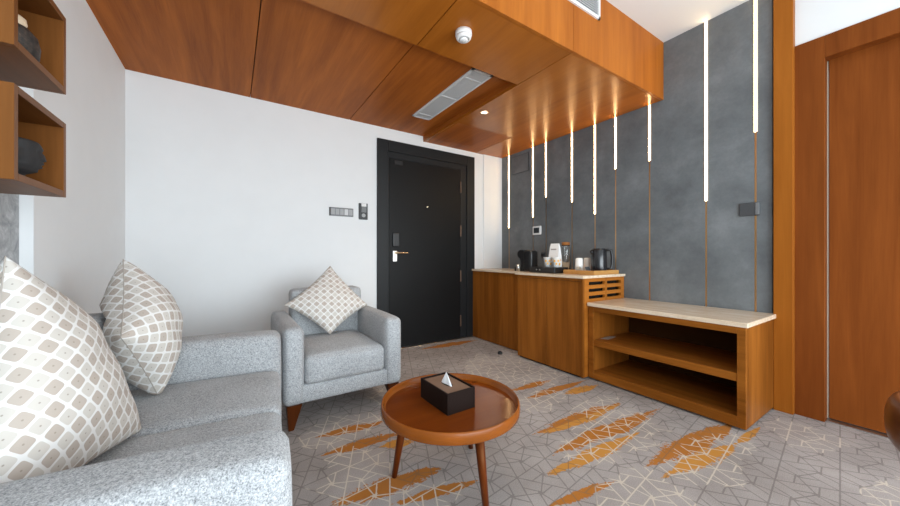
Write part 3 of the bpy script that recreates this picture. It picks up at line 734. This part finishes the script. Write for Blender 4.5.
bm = new_bm(); sp_ = -hd; tube(bm, [sp_ * 0.050 + ZV * 0.180, sp_ * 0.064 + ZV * 0.196, sp_ * 0.072 + ZV * 0.208], [0.022, 0.018, 0.012], 12); obj('spout', bm, M['kettle'], t, True)

bm = new_bm(); lathe(bm, [(0.0, 0.0), (0.024, 0.0), (0.026, 0.006), (0.022, 0.022), (0.012, 0.032), (0.0, 0.034)], 20, Matrix.Translation((2.357, 2.627, 0.0)))
tag(obj('door_stop', bm, M['black'], None, True), 'small black domed door stop on the carpet by the side cabinet', 'door stop')

# ------------------------------------------------------------------ box shelves on the left wall
XF, SY0, SY1 = -0.45, 1.270, 1.575
def box_shelf(z0, z1, label):
    t = thing('box_shelf', label, 'shelf', (RX, SY0, z0), 0, 'open wooden boxes on the white wall')
    th = 0.019; d = XF - RX; w = SY1 - SY0; h = z1 - z0
    obj('side_panel', bx((0, 0, 0), (d, th, h), 0.0008, 1), M['wood_shelf'], t)
    obj('side_panel', bx((0, w - th, 0), (d, w, h), 0.0008, 1), M['wood_shelf'], t)
    obj('bottom_panel', bx((0, th, 0), (d, w - th, th), 0.0008, 1), M['wood_shelfy'], t)
    obj('top_panel', bx((0, th, h - th), (d, w - th, h), 0.0008, 1), M['wood_shelfy'], t)
    return t
box_shelf(1.224, 1.462, 'lower open wooden box shelf holding the black head planter')
box_shelf(1.556, 1.802, 'upper open wooden box shelf holding the mottled ornament')
# head-shaped planter: profile swept around with a face pushed out on one side
def head_bm():
    bm = new_bm(); n = 48; rings = []
    prof = [(0.034, 0.0), (0.036, 0.012), (0.035, 0.020), (0.050, 0.032), (0.060, 0.048), (0.064, 0.070), (0.065, 0.095), (0.064, 0.118), (0.062, 0.124), (0.057, 0.124), (0.055, 0.110), (0.0, 0.100)]
    face = [(0.022, 0.0), (0.034, 0.009), (0.043, 0.004), (0.050, 0.010), (0.055, 0.005), (0.062, 0.011), (0.068, 0.006), (0.073, 0.014), (0.080, 0.012), (0.090, 0.009), (0.098, 0.003), (0.106, 0.007), (0.118, 0.003)]
    zl = sorted(set([p[1] for p in prof[:9]] + [f[0] for f in face]))
    def rad(z):
        for (r0, z0), (r1, z1) in zip(prof[:8], prof[1:9]):
            if z0 <= z <= z1: return r0 + (r1 - r0) * (z - z0) / max(1e-6, z1 - z0)
        return prof[8][0]
    def bulge(z):
        if z < face[0][0] or z > face[-1][0]: return 0
        for (z0, b0), (z1, b1) in zip(face, face[1:]):
            if z0 <= z <= z1: return b0 + (b1 - b0) * (z - z0) / (z1 - z0)
        return 0
    for z in zl:
        ring = []
        for i in range(n):
            a = 2 * PI * i / n; da = min(abs(a), 2 * PI - abs(a)); r = rad(z)
            r += bulge(z) * max(0, 1 - (da / 0.42) ** 2)
            if 0.3 < da < 0.75 and 0.082 < z < 0.100: r -= 0.005 * (1 - abs(da - 0.5) / 0.25)
            if abs(da - PI / 2) < 0.22 and 0.055 < z < 0.095: r += 0.007
            ring.append(bm.verts.new((r * math.cos(a), r * math.sin(a) * 0.92, z)))
        rings.append(ring)
    for r, z in prof[9:]:
        rings.append([bm.verts.new((max(r, 0.001) * math.cos(2 * PI * i / n), max(r, 0.001) * math.sin(2 * PI * i / n) * 0.92, z)) for i in range(n)])
    for a, b in zip(rings, rings[1:]):
        for i in range(n): bm.faces.new((a[i], a[(i + 1) % n], b[(i + 1) % n], b[i]))
    bm.faces.new(list(reversed(rings[0]))); bm.faces.new(rings[-1])
    return bm
o = obj('head_planter', head_bm(), M['black_matt'], None, True); o.scale = (0.92, 0.92, 0.88); o.location = (-0.512, 1.405, 1.2435); o.rotation_euler = (0, 0, 0.55)
tag(o, 'black planter shaped like a human head inside the lower box shelf', 'planter')
t = thing('stone_ornament', 'dark mottled rounded ornament with a pale knob in the upper box', 'ornament', (-0.525, 1.395, 1.5755))
bm = lt([(0.0, 0.0), (0.058, 0.0), (0.066, 0.010), (0.068, 0.035), (0.064, 0.062), (0.052, 0.080), (0.030, 0.090), (0.0, 0.092)], 32)
for v in bm.verts:
    v.co.x *= 1.08 + 0.05 * math.sin(30 * v.co.z + 3 * math.atan2(v.co.y, v.co.x))
obj('ornament_body', bm, M['darkstone'], t, True)
obj('knob', lt([(0.0, 0.088), (0.012, 0.090), (0.019, 0.102), (0.017, 0.116), (0.008, 0.124), (0.0, 0.125)], 24, Matrix.Translation((0.035, 0, -0.010))), M['pale'], t, True)

# ------------------------------------------------------------------ sofa
ANG = math.radians(-5.7)
SO = (0.165, 1.49, 0)        # middle of the sofa's front edge on the floor; local +x = front, local y along the sofa
sofa = thing('sofa', 'grey tweed two-seat sofa along the white side wall', 'sofa', SO, ANG)
HL, DP, AW, AZ, SZ = 0.725, 0.800, 0.20, 0.605, 0.425
obj('base_frame', cushion((-DP + 0.02, -HL + 0.02, 0.13), (-0.015, HL - 0.02, 0.27), 0.02, (0, 0, 0), 6), M['tweed'], sofa, True)
for s in (1, -1):
    y0_, y1_ = (HL - AW, HL) if s > 0 else (-HL, -HL + AW)
    obj('arm', arm_bm((-DP + 0.01, y0_, 0.13), (0.0 if s > 0 else 0.010, y1_, AZ), 0.045), M['tweed'], sofa, True)
obj('backrest', cushion((-DP, -HL + AW - 0.02, 0.20), (-DP + 0.165, HL - AW + 0.02, 0.785), 0.045, (0.006, 0, 0.006)), M['tweed'], sofa, True)
for s in (1, -1):
    y0_, y1_ = (0.002, HL - AW - 0.003) if s > 0 else (-HL + AW + 0.003, -0.002)
    obj('seat_cushion', cushion((-DP + 0.155, y0_, 0.262), (-0.004, y1_, SZ), 0.035, (0.006, 0.0, 0.014)), M['tweed'], sofa, True)
for sx in (-0.07, -DP + 0.07):
    for sy in (HL - 0.07, -HL + 0.07):
        bm = new_bm(); tapered_leg(bm, (sx, sy, 0.135), (sx + (0.015 if sx > -0.3 else -0.01), sy, 0.0), 0.065, 0.03); obj('leg', bm, M['wood_chairleg'], sofa)

# ------------------------------------------------------------------ armchair
ch = thing('armchair', 'grey tweed armchair with red wooden legs against the far white wall', 'armchair', (0.62, 2.125, 0), 0.0)
CW, CD = 0.375, 0.80
obj('base_frame', cushion((-CW + 0.03, 0.012, 0.148), (CW - 0.03, CD - 0.02, 0.262), 0.02, (0, 0.004, 0), 6), M['tweed'], ch, True)
for s in (-1, 1):
    xa, xb = (-CW, -CW + 0.115) if s < 0 else (CW - 0.120, CW)
    obj('arm', arm_bm((xa, 0.0, 0.148), (xb, CD, 0.605), 0.035), M['tweed'], ch, True)
bm = cushion((-CW + 0.125, CD - 0.19, 0.22), (CW - 0.085, CD, 0.775), 0.035, (0, 0.010, 0.004)); obj('backrest', bm, M['tweed'], ch, True)
obj('seat_cushion', cushion((-CW + 0.116, 0.004, 0.250), (CW - 0.121, CD - 0.18, 0.425), 0.038, (0.0, 0.010, 0.020)), M['tweed'], ch, True)
for sx in (-1, 1):
    for sy in (0.055, CD - 0.055):
        bm = new_bm(); fx = sx * (CW - 0.062)
        dy = -0.02 if sy < 0.3 else 0.02
        tapered_leg(bm, (fx, sy, 0.150), (fx + sx * 0.018, sy + dy, 0.0), 0.085, 0.030); obj('leg', bm, M['wood_chairleg'], ch)
        
# ------------------------------------------------------------------ pillows
def pillow(name, label, corners, thick, front, clamp=None, bias=0):
    """soft cushion from its four corners (top, far, bottom, near); swells along its normal, corners stay pointed"""
    T_, F_, B_, N_ = [Vector(c) for c in corners]
    org = (T_ + F_ + B_ + N_) / 4
    nrm = (T_ - B_).cross(N_ - F_).normalized()
    if nrm.dot(Vector(front)) < 0: nrm = -nrm
    N = 40; bm = new_bm(); uvl = bm.loops.layers.uv.new('uv'); grid = {}
    rnd = random.Random(label); ph = [rnd.uniform(0, 6.28) for _ in range(6)]
    def par(k):
        a = 0.55 * math.sin((k / N - 0.5) * PI) + 0.45 * (k / N - 0.5) * 2
        return max(-1.0, min(1.0, a))
    for side in (1, -1):
        for i in range(N + 1):
            for j in range(N + 1):
                if side < 0 and (i in (0, N) or j in (0, N)): grid[(side, i, j)] = grid[(1, i, j)]; continue
                a, b = par(i), par(j)
                pa = a * (1 - 0.08 * (1 - b * b) * a * a); pb = b * (1 - 0.08 * (1 - a * a) * b * b)
                wT, wF, wB, wN = (1 + pa) * (1 + pb) / 4, (1 + pa) * (1 - pb) / 4, (1 - pa) * (1 - pb) / 4, (1 - pa) * (1 + pb) / 4
                tz = thick / 2 * max(0.0, (1 - a * a) * (1 - b * b)) ** 0.45
                tz *= 1 + 0.05 * math.sin(3 * a + ph[0]) * math.sin(3.3 * b + ph[1])
                wr = 0.004 * math.sin(9 * a + 4 * b + ph[2]) * (1 - a * a) * (1 - b * b)
                co = T_ * wT + F_ * wF + B_ * wB + N_ * wN + nrm * (side * tz + wr)
                grid[(side, i, j)] = bm.verts.new(co)
    if clamp:
        for v in bm.verts: clamp(v.co)
    UV = {}
    for side in (1, -1):
        for k in range(N + 1):
            for ax in (0, 1):
                key = (lambda m: (side, m, k)) if ax == 0 else (lambda m: (side, k, m))
                acc = [0.0]
                for m in range(N): acc.append(acc[-1] + (grid[key(m + 1)].co - grid[key(m)].co).length)
                for m in range(N + 1): UV.setdefault(key(m), [0, 0])[ax] = (acc[m] - acc[N // 2]) / 0.037 + 20.5
    for side in (1, -1):
        for i in range(N):
            for j in range(N):
                q = [(i, j), (i + 1, j), (i + 1, j + 1), (i, j + 1)]
                if side < 0: q.reverse()
                f = bm.faces.new([grid[(side, a, b)] for a, b in q]); f.smooth = True
                for lp, (a, b) in zip(f.loops, q):
                    u_, v_ = UV[(side, a, b)]
                    if bias:
                        du, dv = (u_ - 20.5) * 0.94, (v_ - 20.5) * 0.94; cb, sb = math.cos(math.radians(bias)), math.sin(math.radians(bias))
                        u_, v_ = 20.5 + du * cb - dv * sb, 20.5 + du * sb + dv * cb
                    lp[uvl].uv = (u_, v_)
    seam = [Vector(grid[(1, i, 0)].co) for i in range(N)] + [Vector(grid[(1, N, j)].co) for j in range(N)] + [Vector(grid[(1, N - i, N)].co) for i in range(N)] + [Vector(grid[(1, 0, N - j)].co) for j in range(N)]
    for v in bm.verts: v.co -= org
    o = obj(name, bm, M['pillow'], None, True, org)
    b2 = new_bm(); pts = [p - org for p in seam]; rings = []
    n = len(pts)
    for i, p in enumerate(pts):
        d = (pts[(i + 1) % n] - pts[i - 1]).normalized(); a = nrm - d * nrm.dot(d); a.normalize(); b = d.cross(a)
        rings.append([b2.verts.new(p + (a * math.cos(k * PI / 3) + b * math.sin(k * PI / 3)) * 0.0018) for k in range(6)])
    for i in range(n):
        r0, r1 = rings[i], rings[(i + 1) % n]
        for k in range(6): b2.faces.new((r0[k], r0[(k + 1) % 6], r1[(k + 1) % 6], r1[k]))
    obj('seam_piping', b2, M['piping'], o, True)
    return tag(o, label, 'cushion', 'diamond-print cushions')
Rs = Matrix.Rotation(-ANG, 3, 'Z'); Ri = Matrix.Rotation(ANG, 3, 'Z'); so = Vector(SO)
def sofa_clamp(co):
    l = Rs @ (co - so)
    if l.z < AZ + 0.03: l.y = max(l.y, -HL + AW + 0.012); l.y = min(l.y, HL - AW - 0.012)
    l.x = max(l.x, -DP + 0.180 - max(0.0, l.z - 0.785) * 1.3)
    l.z = max(l.z, SZ + 0.014 + 0.006)
    co[:] = so + Ri @ l
pillow('cushion', 'large diamond-print cushion at the sofa arm in front, biggest of the three', ((-0.500, 1.37, 1.035), (-0.51, 1.70, 0.84), (-0.262, 1.535, 0.43), (-0.43, 1.00, 0.46)), 0.225, (1, 0, 0), sofa_clamp, 45)
pillow('cushion', 'diamond-print cushion on the sofa at its far arm, standing on a corner', ((-0.42, 2.09, 1.02), (-0.30, 2.19, 0.71), (-0.265, 1.87, 0.43), (-0.35, 1.71, 0.73)), 0.27, (1, 0, 0), sofa_clamp, 45)
def chair_clamp(co):
    co.z = max(co.z, 0.452) if co.y < 2.70 else co.z
    if co.z < 0.78: co.y = min(co.y, 2.125 + CD - 0.19 - 0.014)
pillow('cushion', 'diamond-print cushion leaning on the armchair backrest, point up', ((0.676, 2.84, 0.952), (0.930, 2.66, 0.632), (0.606, 2.55, 0.452), (0.318, 2.68, 0.676)), 0.15, (0, -1, 0.3), chair_clamp)

# ------------------------------------------------------------------ coffee table
TX, TY = 0.856, 1.300
t = thing('coffee_table', 'round red-brown wooden tray table on three legs', 'coffee table', (TX, TY, 0))
obj('tabletop', lt([(0.0, 0.322), (0.312, 0.322), (0.312, 0.344), (0.0, 0.344)], 72), M['wood_table'], t)
obj('rim', lt([(0.300, 0.322), (0.312, 0.320), (0.3195, 0.326), (0.3215, 0.345), (0.3195, 0.366), (0.316, 0.3725), (0.312, 0.371), (0.307, 0.362), (0.302, 0.3445), (0.300, 0.3445), (0.300, 0.318)], 96, None, False), M['wood_rim'], t, True)
for (lx, ly) in ((0.633, 1.440), (1.074, 1.430), (0.852, 1.030)):
    dx, dy = lx - TX, ly - TY
    bm = new_bm(); tube(bm, [(dx * 0.80, dy * 0.80, 0.322), (dx * 0.90, dy * 0.90, 0.16), (dx, dy, 0.0)], [0.0215, 0.0175, 0.0125], 20)
    obj('leg', bm, M['wood_leg'], t, True)
t = thing('tissue_box', 'dark brown tissue box on the round table', 'tissue box', (0.848, 1.318, 0.344), 0.02)
a, b, h_ = 0.076, 0.118, 0.088
bm = new_bm()
box(bm, (-a, -b, 0), (-a + 0.008, b, h_ + 0.006), 0.0015, 1); box(bm, (a - 0.008, -b, 0), (a, b, h_ + 0.006), 0.0015, 1); box(bm, (-a + 0.008, -b, 0), (a - 0.008, -b + 0.008, h_ + 0.006), 0.0015, 1); box(bm, (-a + 0.008, b - 0.008, 0), (a - 0.008, b, h_ + 0.006), 0.0015, 1)
obj('box_body', bm, M['darkbox'], t)
obj('lid', bx((-a + 0.008, -b + 0.008, h_ - 0.012), (a - 0.008, b - 0.008, h_ - 0.001), 0.001, 1), M['felt'], t)
obj('slot', lt([(0.040, h_ - 0.0012), (0.040, h_ - 0.0004), (0.0, h_ - 0.0004)], 24, Matrix.Diagonal((0.45, 1.0, 1, 1))), M['void'], t)
bm = new_bm()
n = 28; base = []; mid = []
for k in range(n):
    an = 2 * PI * k / n; f = 1 + 0.30 * math.sin(3 * an + 0.6)
    base.append(bm.verts.new((0.012 * f * math.cos(an), 0.036 * f * math.sin(an), h_ - 0.004)))
    mid.append(bm.verts.new((0.008 * f * math.cos(an) + 0.002, 0.020 * f * math.sin(an) + 0.004, h_ + 0.022)))
tip = bm.verts.new((0.004, 0.010, h_ + 0.052))
for k in range(n):
    bm.faces.new((base[k], base[(k + 1) % n], mid[(k + 1) % n], mid[k])); bm.faces.new((mid[k], mid[(k + 1) % n], tip))
bm.faces.new(list(reversed(base)))
obj('tissue', bm, M['tissue'], t)

# ------------------------------------------------------------------ chair at the frame edge
t = thing('tub_chair', 'brown curved wooden chair back just showing by the wooden door', 'chair', (1.965, -0.165, 0), 0)
RR = 0.275
def arc(r, z, a0, a1, n=28): return [(r * math.cos(a0 + (a1 - a0) * k / n), r * math.sin(a0 + (a1 - a0) * k / n), z) for k in range(n + 1)]
bm = new_bm()
A0, A1 = math.radians(60), math.radians(240)
ni = 28; rows = []
for k in range(ni + 1):
    an = A0 + (A1 - A0) * k / ni; ring = []
    for q in range(16):
        b_ = 2 * PI * q / 16; rr = RR + 0.028 * math.cos(b_); zz_ = 0.462 + 0.085 * math.sin(b_)
        ring.append(bm.verts.new((rr * math.cos(an), rr * math.sin(an), zz_)))
    rows.append(ring)
for r0, r1 in zip(rows, rows[1:]):
    for q in range(16): bm.faces.new((r0[q], r0[(q + 1) % 16], r1[(q + 1) % 16], r1[q]))
bm.faces.new(list(reversed(rows[0]))); bm.faces.new(rows[-1])
obj('back_rail', bm, M['chairwood'], t, True)
obj('seat', lt([(0.0, 0.37), (0.215, 0.37), (0.230, 0.385), (0.230, 0.41), (0.21, 0.43), (0.0, 0.435)], 40), M['chairwood'], t, True)
for an in (75, 150, 225, 330):
    c_, s_ = math.cos(math.radians(an)), math.sin(math.radians(an))
    top_ = 0.42 if an < 300 else 0.38
    bm = new_bm(); r_ = 0.255 if an < 300 else 0.19
    tube(bm, [(c_ * r_, s_ * r_, top_), (c_ * 0.21, s_ * 0.21, 0.0)], [0.016, 0.012], 12); obj('leg', bm, M['chairwood'], t, True)
